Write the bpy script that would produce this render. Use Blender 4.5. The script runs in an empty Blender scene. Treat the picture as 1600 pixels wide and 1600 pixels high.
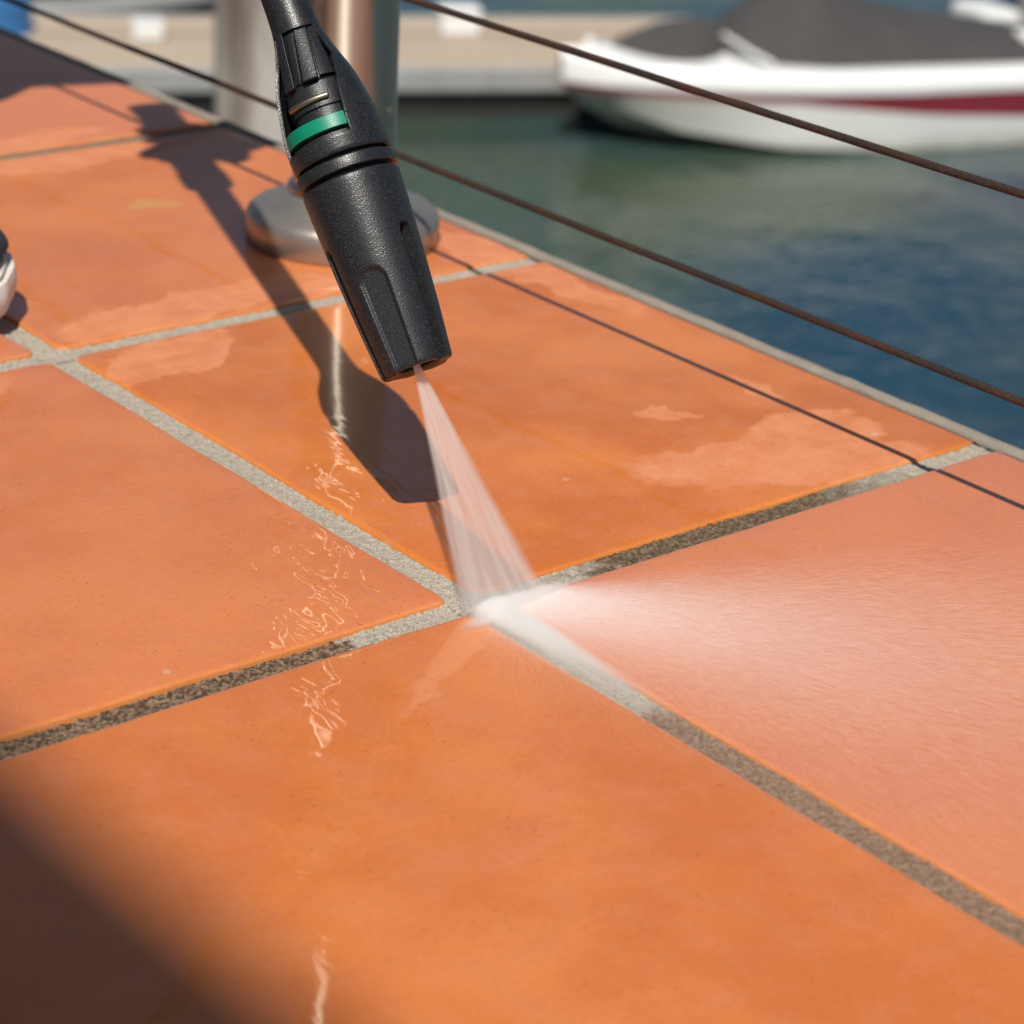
import bpy, bmesh, math, random
import numpy as np
from mathutils import Vector, Matrix, noise as mnoise

random.seed(7)
rng = np.random.default_rng(7)
scene = bpy.context.scene
col = scene.collection

# ------------------------------------------------------------------ camera
CAM = Vector((-0.48683, -0.58657, 0.37008))
RIGHT = Vector((0.77305, -0.63217, 0.05248)); DOWN = Vector((-0.21727, -0.34160, -0.91439)); FWD = Vector((0.59597, 0.69546, -0.40143))
cd = bpy.data.cameras.new('camera'); cam = bpy.data.objects.new('camera', cd); col.objects.link(cam)
m = Matrix.Identity(4)
for i in range(3):
    m[i][0] = RIGHT[i]; m[i][1] = -DOWN[i]; m[i][2] = -FWD[i]; m[i][3] = CAM[i]
cam.matrix_world = m
cd.sensor_width = 36; cd.lens = 3703.14 / 1600 * 36
cd.clip_start = 0.02; cd.clip_end = 2000
cd.dof.use_dof = True; cd.dof.focus_distance = 0.858; cd.dof.aperture_fstop = 13.0
cd.dof.aperture_blades = 8
scene.camera = cam

# ------------------------------------------------------------------ light
SU, SV = 0.510, 0.529                      # ground shift of a shadow per metre of height
SUN_EL = math.atan2(1, math.hypot(SU, SV)); SUN_AZ = math.atan2(-SU, -SV)
world = bpy.data.worlds.new('World'); scene.world = world; world.use_nodes = True
wn = world.node_tree; bg = wn.nodes['Background']
sky = wn.nodes.new('ShaderNodeTexSky'); sky.sky_type = 'NISHITA'; sky.sun_disc = False
sky.sun_elevation = SUN_EL; sky.sun_rotation = SUN_AZ % (2 * math.pi)
sky.air_density = 1.0; sky.dust_density = 1.2; sky.ozone_density = 1.2
wn.links.new(sky.outputs[0], bg.inputs[0]); bg.inputs[1].default_value = 0.055
sd = bpy.data.lights.new('sun', 'SUN'); sun = bpy.data.objects.new('sun', sd); col.objects.link(sun)
sd.energy = 4.7; sd.angle = math.radians(0.53); sd.color = (1.0, 0.955, 0.88)
sun.rotation_euler = Vector((SU, SV, -1)).to_track_quat('-Z', 'Y').to_euler()
sun.location = (-3, -3, 6)
vs = scene.view_settings; vs.view_transform = 'Standard'; vs.look = 'None'; vs.exposure = 0.10; vs.gamma = 1; vs.use_curve_mapping = False
scene.render.engine = 'CYCLES'
scene.cycles.use_denoising = True
scene.cycles.volume_bounces = 16; scene.cycles.transparent_max_bounces = 16
scene.cycles.volume_step_rate = 0.35; scene.cycles.volume_max_steps = 512
scene.cycles.caustics_reflective = True; scene.cycles.sample_clamp_indirect = 6

# ------------------------------------------------------------------ helpers
def tag(o, label, cat=None, group=None, kind=None):
    if label: o['label'] = label
    if cat: o['category'] = cat
    if group: o['group'] = group
    if kind: o['kind'] = kind
    return o

def empty(name, loc=(0, 0, 0), mw=None):
    o = bpy.data.objects.new(name, None); col.objects.link(o); o.empty_display_size = .02
    if mw is not None: o.matrix_world = mw
    else: o.location = loc
    return o

def mobj(name, verts, faces, mat, parent=None, smooth=True, sharp=None):
    me = bpy.data.meshes.new(name)
    me.from_pydata([tuple(map(float, v)) for v in verts], [], [tuple(f) for f in faces])
    me.update(); me.materials.append(mat)
    if smooth:
        me.polygons.foreach_set('use_smooth', [True] * len(me.polygons))
        if sharp: me.set_sharp_from_angle(angle=math.radians(sharp))
    o = bpy.data.objects.new(name, me); col.objects.link(o)
    if parent: o.parent = parent
    return o

def grid_faces(nu, nv, wrap_v=False, off=0, skip=None):
    f = []
    for i in range(nu - 1):
        for j in range(nv if wrap_v else nv - 1):
            if skip and skip(i, j): continue
            j2 = (j + 1) % nv
            f.append((off + i * nv + j, off + i * nv + j2, off + (i + 1) * nv + j2, off + (i + 1) * nv + j))
    return f

def grid(name, V, mat, parent=None, wrap=False, cap0=False, cap1=False, flip=False, smooth=True, sharp=40):
    V = np.asarray(V, float); nu, nv, _ = V.shape
    F = grid_faces(nu, nv, wrap)
    if cap0: F.append(tuple(range(nv))[::-1])
    if cap1: F.append(tuple((nu - 1) * nv + j for j in range(nv)))
    if flip: F = [f[::-1] for f in F]
    return mobj(name, V.reshape(-1, 3), F, mat, parent, smooth, sharp)

def lathe(name, prof, mat, parent=None, n=64, loc=(0, 0, 0), cap0=True, cap1=True, sharp=40):
    t = np.linspace(0, 2 * math.pi, n, endpoint=False)
    V = np.array([[(r * math.cos(a) + loc[0], r * math.sin(a) + loc[1], z + loc[2]) for a in t] for r, z in prof])
    return grid(name, V, mat, parent, True, cap0, cap1, flip=prof[-1][1] < prof[0][1], sharp=sharp)

def box(name, lo, hi, mat, parent=None, bevel=0.0):
    (x0, y0, z0), (x1, y1, z1) = lo, hi
    v = [(x0, y0, z0), (x1, y0, z0), (x1, y1, z0), (x0, y1, z0), (x0, y0, z1), (x1, y0, z1), (x1, y1, z1), (x0, y1, z1)]
    f = [(3, 2, 1, 0), (4, 5, 6, 7), (0, 1, 5, 4), (1, 2, 6, 5), (2, 3, 7, 6), (3, 0, 4, 7)]
    o = mobj(name, v, f, mat, parent, smooth=False)
    if bevel:
        b = o.modifiers.new('bevel', 'BEVEL'); b.width = bevel; b.segments = 2
    return o

def tube(name, pts, r, mat, parent=None, n=12):
    pts = [Vector(p) for p in pts]; rings = []
    up = Vector((0, 0, 1)) if abs((pts[1] - pts[0]).normalized().z) < .9 else Vector((1, 0, 0))
    for i, p in enumerate(pts):
        d = (pts[min(i + 1, len(pts) - 1)] - pts[max(i - 1, 0)]).normalized()
        x = d.cross(up).normalized(); y = x.cross(d)
        rr = r[i] if hasattr(r, '__len__') else r
        rings.append([tuple(p + (x * math.cos(t) + y * math.sin(t)) * rr) for t in np.linspace(0, 2 * math.pi, n, endpoint=False)])
    return grid(name, rings, mat, parent, True, True, True)

class NT:
    """small node-building helper"""
    def __init__(s, name):
        s.mat = bpy.data.materials.new(name); s.mat.use_nodes = True
        s.t = s.mat.node_tree; s.b = s.t.nodes['Principled BSDF']; s.out = s.t.nodes['Material Output']
    def new(s, ty, **kw):
        n = s.t.nodes.new('ShaderNode' + ty)
        for k, v in kw.items(): setattr(n, k, v)
        return n
    def put(s, sock, v):
        if isinstance(v, bpy.types.NodeSocket): s.t.links.new(v, sock)
        elif v is not None: sock.default_value = v
    def math(s, op, a, b=None, c=None, clamp=False):
        n = s.new('Math', operation=op); n.use_clamp = clamp
        s.put(n.inputs[0], a); s.put(n.inputs[1], b); s.put(n.inputs[2], c)
        return n.outputs[0]
    def vmath(s, op, a, b=None):
        n = s.new('VectorMath', operation=op); s.put(n.inputs[0], a); s.put(n.inputs[1], b)
        return n.outputs['Value'] if op in ('LENGTH', 'DISTANCE', 'DOT_PRODUCT') else n.outputs[0]
    def noise(s, vec, scale, detail=3, rough=.55, dist=0.0, out=0):
        n = s.new('TexNoise'); s.put(n.inputs['Vector'], vec)
        n.inputs['Scale'].default_value = scale; n.inputs['Detail'].default_value = detail
        n.inputs['Roughness'].default_value = rough; n.inputs['Distortion'].default_value = dist
        return n.outputs[out]
    def voro(s, vec, scale, feature='F1', out=0):
        n = s.new('TexVoronoi', feature=feature); s.put(n.inputs['Vector'], vec); n.inputs['Scale'].default_value = scale
        return n.outputs[out]
    def ramp(s, f, a, b, lo=0.0, hi=1.0, smooth=True):
        n = s.new('MapRange', interpolation_type='SMOOTHSTEP' if smooth else 'LINEAR')
        s.put(n.inputs[0], f); n.inputs[1].default_value = a; n.inputs[2].default_value = b
        n.inputs[3].default_value = lo; n.inputs[4].default_value = hi
        return n.outputs[0]
    def mix(s, f, a, b, blend='MIX'):
        n = s.new('Mix', data_type='RGBA', blend_type=blend); s.put(n.inputs[0], f)
        for k, v in ((6, a), (7, b)):
            s.put(n.inputs[k], v if isinstance(v, bpy.types.NodeSocket) else (*v, 1))
        return n.outputs[2]
    def map(s, vec, loc=(0, 0, 0), rot=(0, 0, 0), scale=(1, 1, 1), ty='POINT'):
        n = s.new('Mapping', vector_type=ty); s.put(n.inputs[0], vec)
        n.inputs[1].default_value = loc; n.inputs[2].default_value = rot; n.inputs[3].default_value = scale
        return n.outputs[0]
    def bump(s, h, strength, dist, normal=None):
        n = s.new('Bump'); s.put(n.inputs['Height'], h); n.inputs['Strength'].default_value = strength
        n.inputs['Distance'].default_value = dist
        if normal is not None: s.put(n.inputs['Normal'], normal)
        return n.outputs[0]
    def tan(s): return s.new('Tangent', direction_type='RADIAL', axis='Z').outputs[0]
    def pos(s): return s.new('NewGeometry').outputs['Position']
    def obj(s): return s.new('TexCoord').outputs['Object']
    def attr(s, name):
        n = s.new('Attribute', attribute_name=name); return n.outputs['Fac']
    def set(s, **kw):
        for k, v in kw.items():
            sock = s.b.inputs[k.replace('_', ' ')]
            s.put(sock, (*v, 1) if isinstance(v, tuple) and len(v) == 3 and sock.type == 'RGBA' else v)
        return s.mat

def simple(name, colr, rough=.5, metal=0.0, var=.12, vscale=20, bump=0.0, bscale=200, bdist=.001, coat=0.0):
    n = NT(name); p = n.obj()
    f = n.noise(p, vscale, 4)
    c = n.mix(f, tuple(x * (1 - var) for x in colr), tuple(min(1, x * (1 + var)) for x in colr))
    n.set(Base_Color=c, Roughness=rough, Metallic=metal, Coat_Weight=coat)
    if bump: n.set(Normal=n.bump(n.noise(p, bscale, 3), bump, bdist))
    return n.mat

# ------------------------------------------------------------------ materials
def tile_material():
    n = NT('terracotta_wet'); p = n.pos()
    warp = n.noise(p, 26, 5, .62, out=1)
    pw = n.vmath('ADD', p, n.vmath('MULTIPLY', n.vmath('SUBTRACT', warp, (.5, .5, .5)), (.055, .055, 0)))
    # dry islands where the film of water has drawn back (x, y, rx, ry, rot)
    blobs = [(.192, .036, .068, .030, -.35), (.232, .055, .030, .022, -.5), (.189, .099, .012, .005, -.6), (.244, .103, .010, .012, 0),
             (.044, .272, .044, .020, .55), (.092, .324, .080, .019, .06), (.160, .585, .120, .024, .0), (.262, .30, .018, .10, .06),
             (.10, .62, .12, .02, .1)]
    field = None
    for (x, y, rx, ry, rot) in blobs:
        q = n.map(pw, (x, y, 0), (0, 0, rot), (rx, ry, 1), 'TEXTURE')
        d = n.math('SUBTRACT', 1.0, n.vmath('LENGTH', q))
        field = d if field is None else n.math('MAXIMUM', field, d)
    dry = n.math('MULTIPLY', n.ramp(field, -.04, .14), n.ramp(n.noise(p, 70, 3), .25, .7, .45, .9))
    fine = n.noise(p, 420, 4, .7); big = n.noise(p, 9, 5, .6); mid = n.noise(p, 48, 5, .65)
    tone = n.attr('tone')
    wet = n.mix(n.ramp(big, .36, .64), (.53, .140, .022), (.66, .205, .044))
    wet = n.mix(n.math('MULTIPLY', n.ramp(mid, .42, .72), .42), wet, (.60, .205, .095))
    wet = n.mix(n.math('MULTIPLY', tone, .85), wet, (.61, .210, .105))
    drc = n.mix(n.ramp(mid, .3, .7), (.62, .235, .115), (.68, .27, .14))
    c = n.mix(dry, wet, drc)
    c = n.mix(n.math('MULTIPLY', n.ramp(fine, .35, .72), .36), c, n.mix(1.0, c, (.78, .72, .68), 'MULTIPLY'))
    # fired-clay pits, small and dark, thinly scattered
    vd = n.voro(p, 330); vsel = n.ramp(n.noise(p, 40, 3), .46, .62)
    pit = n.math('MULTIPLY', n.ramp(vd, .06, .15, 1, 0), vsel)
    c = n.mix(n.math('MULTIPLY', pit, .62), c, (.14, .045, .02))
    # pale mineral flecks
    fl = n.math('MULTIPLY', n.ramp(n.voro(n.map(p, (.3, .2, 0)), 46), .05, .10, 1, 0), n.ramp(n.noise(p, 21, 2), .60, .68))
    c = n.mix(n.math('MULTIPLY', fl, .5), c, (.66, .45, .33))
    st = n.vmath('LENGTH', n.map(pw, (.160, .478, 0), (0, 0, -.5), (.013, .0085, 1), 'TEXTURE'))
    c = n.mix(n.ramp(st, .8, 1.15, .6, 0), c, (.56, .30, .09))
    # worn raw-clay arris along the edges
    c = n.mix(n.math('MULTIPLY', n.attr('edge'), .55), c, n.mix(mid, (.62, .25, .05), (.50, .20, .06)))
    clay = n.bump(n.math('ADD', n.math('MULTIPLY', fine, .5), n.math('SUBTRACT', mid, n.math('MULTIPLY', pit, 1.2))), .6, .0007)
    # flowing film: tight wavelets beside the jet, calmer further off
    dj = n.vmath('LENGTH', n.map(p, (-.030, .062, 0), (0, 0, -.75), (.075, .135, 1), 'TEXTURE'))
    amp = n.ramp(dj, .15, 1.25, 1.0, .05)
    rip = n.noise(n.map(p, (0, 0, 0), (0, 0, -.75), (1.0, .55, 1)), 78, 2, .5, .6)
    rip2 = n.noise(p, 24, 2, .45)
    slow = n.noise(p, 7, 2)
    hgt = n.math('ADD', n.math('MULTIPLY', rip, amp), n.math('ADD', n.math('MULTIPLY', n.math('MULTIPLY', rip2, amp), 1.6), n.math('MULTIPLY', slow, 1.0)))
    film = n.bump(hgt, 1.0, .00125)
    wetm = n.math('SUBTRACT', 1.0, dry)
    wetm = n.math('MULTIPLY', wetm, n.math('SUBTRACT', 1.0, n.math('MULTIPLY', n.attr('edge'), .5)))
    n.set(Base_Color=c, Roughness=n.ramp(dry, 0, 1, .45, .6), Normal=clay, Specular_IOR_Level=.22,
          Coat_Weight=n.math('MULTIPLY', wetm, n.math('MULTIPLY', n.ramp(n.noise(p, 5, 3), .3, .65, .7, 1.0), n.ramp(n.vmath('LENGTH', p), .36, .62, 1.0, .30))), Coat_Roughness=n.ramp(mid, .3, .7, .015, .05), Coat_IOR=1.42, Coat_Normal=film)
    return n.mat

def grout_material():
    n = NT('sanded_grout'); p = n.pos()
    g1 = n.noise(p, 1300, 3, .75); g2 = n.noise(p, 620, 4, .7); g3 = n.noise(p, 60, 3)
    clean = n.mix(n.ramp(g1, .3, .7), (.42, .365, .285), (.68, .61, .50))
    clean = n.mix(n.math('MULTIPLY', n.ramp(g2, .56, .64), .5), clean, (.17, .135, .10))
    dirt = n.mix(n.ramp(g2, .42, .60), (.080, .050, .030), (.37, .245, .15))
    dirt = n.mix(n.math('MULTIPLY', n.ramp(g1, .58, .78), .4), dirt, (.38, .30, .21))
    dirt = n.mix(n.math('MULTIPLY', n.attr('brown'), .95), dirt, n.mix(n.ramp(g2, .3, .7), (.21, .12, .075), (.46, .30, .20)))
    moss = n.mix(n.math('MULTIPLY', n.attr('moss'), .35), dirt, n.mix(g2, (.05, .040, .018), (.22, .175, .10)))
    lip = n.ramp(n.math('ADD', n.attr('lip'), n.math('MULTIPLY', n.noise(p, 90, 3), .8)), 1.1, 1.3)
    c = n.mix(n.math('MULTIPLY', n.attr('dirt'), n.math('SUBTRACT', 1.0, n.math('MULTIPLY', lip, .75))), clean, moss)
    n.set(Base_Color=c, Roughness=n.ramp(g3, .3, .7, .45, .8), Specular_IOR_Level=.4,
          Normal=n.bump(n.math('ADD', g1, g2), .9, .0016))
    return n.mat

def plastic_material():
    n = NT('grained_black_plastic'); p = n.obj()
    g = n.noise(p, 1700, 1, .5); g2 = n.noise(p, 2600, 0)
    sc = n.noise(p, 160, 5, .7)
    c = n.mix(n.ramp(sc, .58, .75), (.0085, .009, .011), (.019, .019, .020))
    c = n.mix(n.ramp(g2, .56, .74), c, (.045, .046, .050))  # glints of the grain facets put into the colour as pale specks
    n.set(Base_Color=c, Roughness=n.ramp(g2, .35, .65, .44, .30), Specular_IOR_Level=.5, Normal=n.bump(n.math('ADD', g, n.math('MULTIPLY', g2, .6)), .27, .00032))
    return n.mat

def water_material():
    n = NT('harbour_water'); p = n.pos()
    w1 = n.noise(n.map(p, scale=(1, 1, 1), rot=(0, 0, .68)), 1.3, 3, .55, .4)
    w2 = n.noise(n.map(p, rot=(0, 0, .68), scale=(.55, 1.3, 1)), 6.5, 3, .55)
    w3 = n.noise(p, .35, 2)
    h = n.math('ADD', n.math('ADD', n.math('MULTIPLY', w1, 1.0), n.math('MULTIPLY', w2, .40)), w3)
    n.set(Base_Color=n.mix(n.ramp(n.noise(p, .22, 3), .38, .62), (.011, .044, .070), (.046, .068, .042)), Roughness=.06, IOR=1.333,
          Normal=n.bump(h, 1.0, .052))
    return n.mat

def steel_material():
    n = NT('weathered_stainless'); p = n.obj()
    br = n.noise(n.map(p, scale=(1, 1, .02)), 700, 3, .6)
    rust = n.ramp(n.noise(p, 45, 5, .65), .60, .74); tea = n.ramp(n.noise(n.map(p, scale=(1, 1, .35)), 16, 4), .40, .72)
    c = n.mix(n.math('MULTIPLY', tea, .6), (.56, .51, .43), (.47, .39, .285))
    c = n.mix(n.math('MULTIPLY', rust, .55), c, (.30, .13, .04))
    n.set(Base_Color=c, Anisotropic=.92, Anisotropic_Rotation=.25, Tangent=n.tan(), Metallic=n.ramp(rust, 0, 1, 1.0, .35), Roughness=n.ramp(br, .3, .7, .33, .38), Normal=n.bump(br, .10, .0002))
    return n.mat

def wire_material():
    n = NT('rusty_wire_rope'); p = n.obj()
    r = n.noise(n.map(p, scale=(1, .25, 1)), 90, 4, .65); f = n.noise(p, 900, 2)
    c = n.mix(n.ramp(r, .35, .72), (.036, .029, .026), (.075, .032, .017))
    c = n.mix(n.ramp(n.noise(n.map(p, (4, 1, 2), scale=(1, .5, 1)), 42, 3), .70, .76), c, (.42, .15, .035))
    n.set(Base_Color=c, Metallic=.35, Roughness=.55, Normal=n.bump(f, .3, .0003))
    return n.mat

M_TILE = tile_material(); M_GROUT = grout_material(); M_PLASTIC = plastic_material(); M_WATER = water_material()
M_STEEL = steel_material(); M_WIRE = wire_material()
M_FLANGE = simple('dull_cast_steel', (.36, .325, .29), .40, .75, .25, 60, .25, 400, .0006)
M_TRIM = simple('stone_edging', (.25, .212, .172), .85, 0, .3, 90, .6, 700, .001)
M_CONC = simple('concrete', (.30, .28, .25), .85, 0, .2, 4, .4, 60, .004)
M_GREEN = simple('green_plastic', (.0, .21, .125), .36, 0, .06, 300, .15, 1500, .0003)
M_INNER = simple('inner_black_plastic', (.014, .014, .016), .38, 0, .2, 200, .35, 1700, .0004)
M_CLIP = simple('brass_clip', (.36, .31, .25), .42, 1.0, .1, 200)
M_WHITE = simple('white_gelcoat', (.78, .78, .76), .25, 0, .04, 2, coat=.3)
M_HULL = NT('graded_hull'); 
_p = M_HULL.obj(); _z = M_HULL.new('SeparateXYZ'); M_HULL.put(_z.inputs[0], _p)
_f = M_HULL.ramp(M_HULL.math('ADD', _z.outputs[2], M_HULL.math('MULTIPLY', M_HULL.noise(_p, 3, 4), .15)), .02, .28)
_g = M_HULL.ramp(_z.outputs[0], .2, 2.2)  # hull colour darkens towards the waterline and towards the bow
M_HULL.set(Base_Color=M_HULL.mix(_f, (.42, .41, .33), M_HULL.mix(_g, (.50, .48, .42), (.74, .74, .71))), Roughness=.3); M_HULL = M_HULL.mat
M_RED = simple('faded_red_stripe', (.19, .022, .034), .35, 0, .3, 3)
M_CANVAS = simple('charcoal_canvas', (.050, .047, .046), .85, 0, .25, 3, .3, 60, .01)
M_DECKWOOD = NT('bleached_boards'); _p = M_DECKWOOD.obj()
_r = M_DECKWOOD.new('ObjectInfo').outputs['Random']
M_DECKWOOD.set(Base_Color=M_DECKWOOD.mix(_r, (.30, .24, .18), M_DECKWOOD.mix(M_DECKWOOD.noise(M_DECKWOOD.map(_p, scale=(12, 1, 1)), 2.2, 4), (.36, .28, .20), (.58, .47, .36))), Roughness=.75); M_DECKWOOD = M_DECKWOOD.mat
M_DINGHY = simple('grey_dinghy_fabric', (.22, .22, .215), .6, 0, .2, 2)
M_FENDER = simple('grey_dock_fascia', (.31, .305, .295), .6, 0, .25, 3)
M_DARK = simple('dark_float', (.018, .017, .015), .7, 0, .3, 3)
M_PILE = NT('weathered_pile'); _p = M_PILE.obj()
M_PILE.set(Base_Color=M_PILE.mix(M_PILE.ramp(M_PILE.noise(M_PILE.map(_p, scale=(1, 1, .12)), 6, 5, .65), .35, .65), (.15, .115, .09), (.48, .44, .40)), Roughness=.85, Normal=M_PILE.bump(M_PILE.noise(M_PILE.map(_p, scale=(1, 1, .1)), 22, 4), .6, .02)); M_PILE = M_PILE.mat
M_BLUE = simple('blue_plastic', (.03, .13, .30), .4)
M_RUBBER = simple('off_white_rubber', (.66, .62, .57), .55, 0, .1, 60)
M_NAVY = simple('navy_canvas', (.016, .020, .036), .85, 0, .25, 200, .4, 900, .0006)
M_GREYTRIM = simple('grey_rubber_band', (.10, .11, .11), .6)
M_DENIM = simple('dark_trousers', (.02, .024, .04), .9, 0, .2, 40, .3, 500, .001)
M_SHIRT = simple('charcoal_shirt', (.035, .035, .04), .9, 0, .2, 30)
M_SKIN = simple('skin', (.45, .26, .18), .5, 0, .08, 30); M_SKIN.node_tree.nodes['Principled BSDF'].inputs['Subsurface Weight'].default_value = .1
M_HAIR = simple('brown_hair', (.03, .018, .01), .6)

# ------------------------------------------------------------------ terrace
PITCH, GAP, EDGE = 0.30, 0.0118, 0.2815
terrace = box('terrace', (-9, -9, -0.60), (0.2835, 9, -0.0145), M_CONC); tag(terrace, None, kind='structure')
seawall = box('seawall', (-9, -9, -6.5), (0.2640, 9, -0.6025), M_CONC); tag(seawall, None, kind='structure')

def make_tile(x0, y0, x1, y1, near):
    rnd = random.Random(hash((round(x0, 3), round(y0, 3))) & 0xffff)
    w, h = x1 - x0, y1 - y0; cx, cy = (x0 + x1) / 2, (y0 + y1) / 2
    ns = 22 if near else 6; R = .0045
    out = []
    for side in range(4):                       # outline, counter-clockwise, with a hand-cut wander
        a = [(-w / 2 + R, -h / 2), (w / 2, -h / 2 + R), (w / 2 - R, h / 2), (-w / 2, h / 2 - R)][side]
        b = [(w / 2 - R, -h / 2), (w / 2, h / 2 - R), (-w / 2 + R, h / 2), (-w / 2, -h / 2 + R)][side]
        nrm = [(0, -1), (1, 0), (0, 1), (-1, 0)][side]
        for i in range(ns + 1):
            t = i / ns; px, py = a[0] + (b[0] - a[0]) * t, a[1] + (b[1] - a[1]) * t
            d = (mnoise.noise(Vector(((px + cx) * 22, (py + cy) * 22, side * 7.3))) * .0007 + mnoise.noise(Vector(((px + cx) * 150, (py + cy) * 150, side))) * .00028)
            out.append((px + nrm[0] * d, py + nrm[1] * d))
        ca = [(w / 2 - R, -h / 2 + R), (w / 2 - R, h / 2 - R), (-w / 2 + R, h / 2 - R), (-w / 2 + R, -h / 2 + R)][side]
        for k in (1, 2):
            ang = -math.pi / 2 + side * math.pi / 2 + k * math.pi / 6
            out.append((ca[0] + R * math.cos(ang), ca[1] + R * math.sin(ang)))
    out = np.array(out); N = len(out)
    tx, ty = rnd.uniform(-.0012, .0012), rnd.uniform(-.0012, .0012)
    rings = [(.0100, 0.0, 0), (.0026, -.00006, 0), (.0009, -.0002, .0), (.0004, -.0005, .6), (.0001, -.0012, 1), (0.0, -.0045, 1), (0.0, -.0138, 1)]
    V, E = [], []
    for ins, z, e in rings:
        s = np.array([1 - 2 * ins / w, 1 - 2 * ins / h]); q = out * s
        for (px, py) in q:
            V.append((px, py, z + tx * px + ty * py)); E.append(e)
    F = [tuple(range(N))]
    for r in range(len(rings) - 1):
        for j in range(N):
            j2 = (j + 1) % N
            F.append((r * N + j, (r + 1) * N + j, (r + 1) * N + j2, r * N + j2))
    o = mobj('tile', V, F, M_TILE, terrace)
    me = o.data
    me.attributes.new('edge', 'FLOAT', 'POINT').data.foreach_set('value', E)
    tone = rnd.random()
    if x0 > 0 and -.32 < y0 < 0: tone = .8
    if x0 > 0 and 0 < y0 < .2: tone = .0
    if x0 < 0 and x0 > -.32 and -.32 < y0 < 0: tone = .22
    if x0 < 0 and x0 > -.32 and 0 <= y0 < .2: tone = .45
    if x0 > 0 and .28 < y0 < .5: tone = .35
    if x0 > 0 and .58 < y0 < .8: tone = .9
    me.attributes.new('tone', 'FLOAT', 'POINT').data.foreach_set('value', [tone] * len(V))
    o.location = (cx, cy, 0)
    return o

for ci in range(-4, 1):
    for ri in range(-3, 7):
        x0 = ci * PITCH + GAP / 2; x1 = EDGE if ci == 0 else (ci + 1) * PITCH - GAP / 2
        make_tile(x0, ri * PITCH + GAP / 2, x1, (ri + 1) * PITCH - GAP / 2, ci >= -1 and -1 <= ri <= 2)

def make_grout():
    V, F, D, B, MO, LP = [], [], [], [], [], []
    def strip(ax, c, a, b, st, half=.0075, z=-.0016):
        n = max(2, int((b - a) / st)); m_ = max(2, int(2 * half / st)) if st < .002 else 3
        off = len(V)
        for i in range(n + 1):
            t = a + (b - a) * i / n
            for j in range(m_ + 1):
                q = c - half + 2 * half * j / m_
                x, y = (t, q) if ax == 'u' else (q, t)
                p = Vector((x, y, 0))
                zz = z + .0007 * mnoise.noise(p * 330) + .0009 * mnoise.noise(p * 800) + .0005 * mnoise.noise(p * 60) - .0009 * (1 - (2 * j / m_ - 1) ** 2) * .5
                edge = mnoise.noise(p * 160) * .006 + mnoise.noise(p * 500) * .003
                d = b_ = mo = 0.0
                if ax == 'u' and abs(c) < .01:
                    d = 1.0 if x < -.0545 + edge else 0.0
                    if x >= 0:
                        xx = x + edge * 3
                        d = max(d, np.clip((xx - .045) / .02, 0, 1) * np.clip((.235 - xx) / .06, 0, 1)); mo = float(x > 0)
                    if d > .5 and x < 0: zz -= .0006
                elif ax == 'v' and abs(c) < .01 and y < 0:
                    d = float(np.clip((-.088 + edge - y) / .012, 0, 1)); b_ = 1.0
                elif ax == 'u' and c > .5:
                    d = .75 + edge * 20; mo = 1
                elif c < -.1 or c < 0 or (ax == 'v' and y > .7):
                    d = .6
                V.append((x, y, zz)); D.append(min(1, max(0, d))); B.append(b_); MO.append(mo); LP.append(1 - j / m_ if ax == 'u' and abs(c) < .01 and x < 0 else 0.0)
        F.extend(grid_faces(n + 1, m_ + 1, off=off) if ax == 'v' else [f[::-1] for f in grid_faces(n + 1, m_ + 1, off=off)])
    for k in range(-3, 8):
        fine = k in (0, 1)
        if fine:
            strip('u', k * PITCH, -1.2, -.32, .006); strip('u', k * PITCH, -.32, .2815, .0008)
        else: strip('u', k * PITCH, -1.2, .2815, .003)
    for k in range(-4, 1):
        if k == 0:
            strip('v', 0, -.9, -.33, .006, z=-.00165); strip('v', 0, -.33, .42, .0008, z=-.00165); strip('v', 0, .42, 2.1, .006, z=-.00165)
        else: strip('v', k * PITCH, -.9, 2.1, .006, z=-.00165)
    o = mobj('grout', V, F, M_GROUT, terrace)
    bm = bmesh.new(); bm.from_mesh(o.data); bmesh.ops.recalc_face_normals(bm, faces=bm.faces)
    for f in bm.faces:
        if f.normal.z < 0: f.normal_flip()
    bm.to_mesh(o.data); bm.free()
    for nm, a in (('dirt', D), ('brown', B), ('moss', MO), ('lip', LP)):
        o.data.attributes.new(nm, 'FLOAT', 'POINT').data.foreach_set('value', [float(q) for q in a])
    o['kind'] = 'stuff'
make_grout()

# stone edging beyond the last tile, in lengths
def make_edging():
    y = -2.0
    k = 0
    while y < 4.0:
        L = .62; n = 60; V = []
        prof = [(.2842, -.060), (.2842, -.0030), (.2849, -.0012), (.2862, -.0004), (.2900, -.0002), (.2912, -.0012), (.2918, -.0035), (.2918, -.060)]
        for i in range(n + 1):
            t = y + L * i / n - (.001 if i == n else 0)
            d = mnoise.noise(Vector((t * 40, k, 0))) * .0008 + mnoise.noise(Vector((t * 160, k, 3))) * .0004
            V.append([(x + (d if j in (1, 2, 3) else d * .4), t, z + (mnoise.noise(Vector((x * 300, t * 120, 0))) * .0005 if 1 < j < 6 else 0)) for j, (x, z) in enumerate(prof)])
        grid('edging_stone', V, M_TRIM, terrace, cap0=True, cap1=True)
        y += L; k += 1
make_edging()

# ------------------------------------------------------------------ harbour water
WZ = -4.2
water = mobj('water', [(-400, -400, WZ), (600, -400, WZ), (600, 600, WZ), (-400, 600, WZ)], [(0, 1, 2, 3)], M_WATER, smooth=False); tag(water, None, kind='structure')

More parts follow.
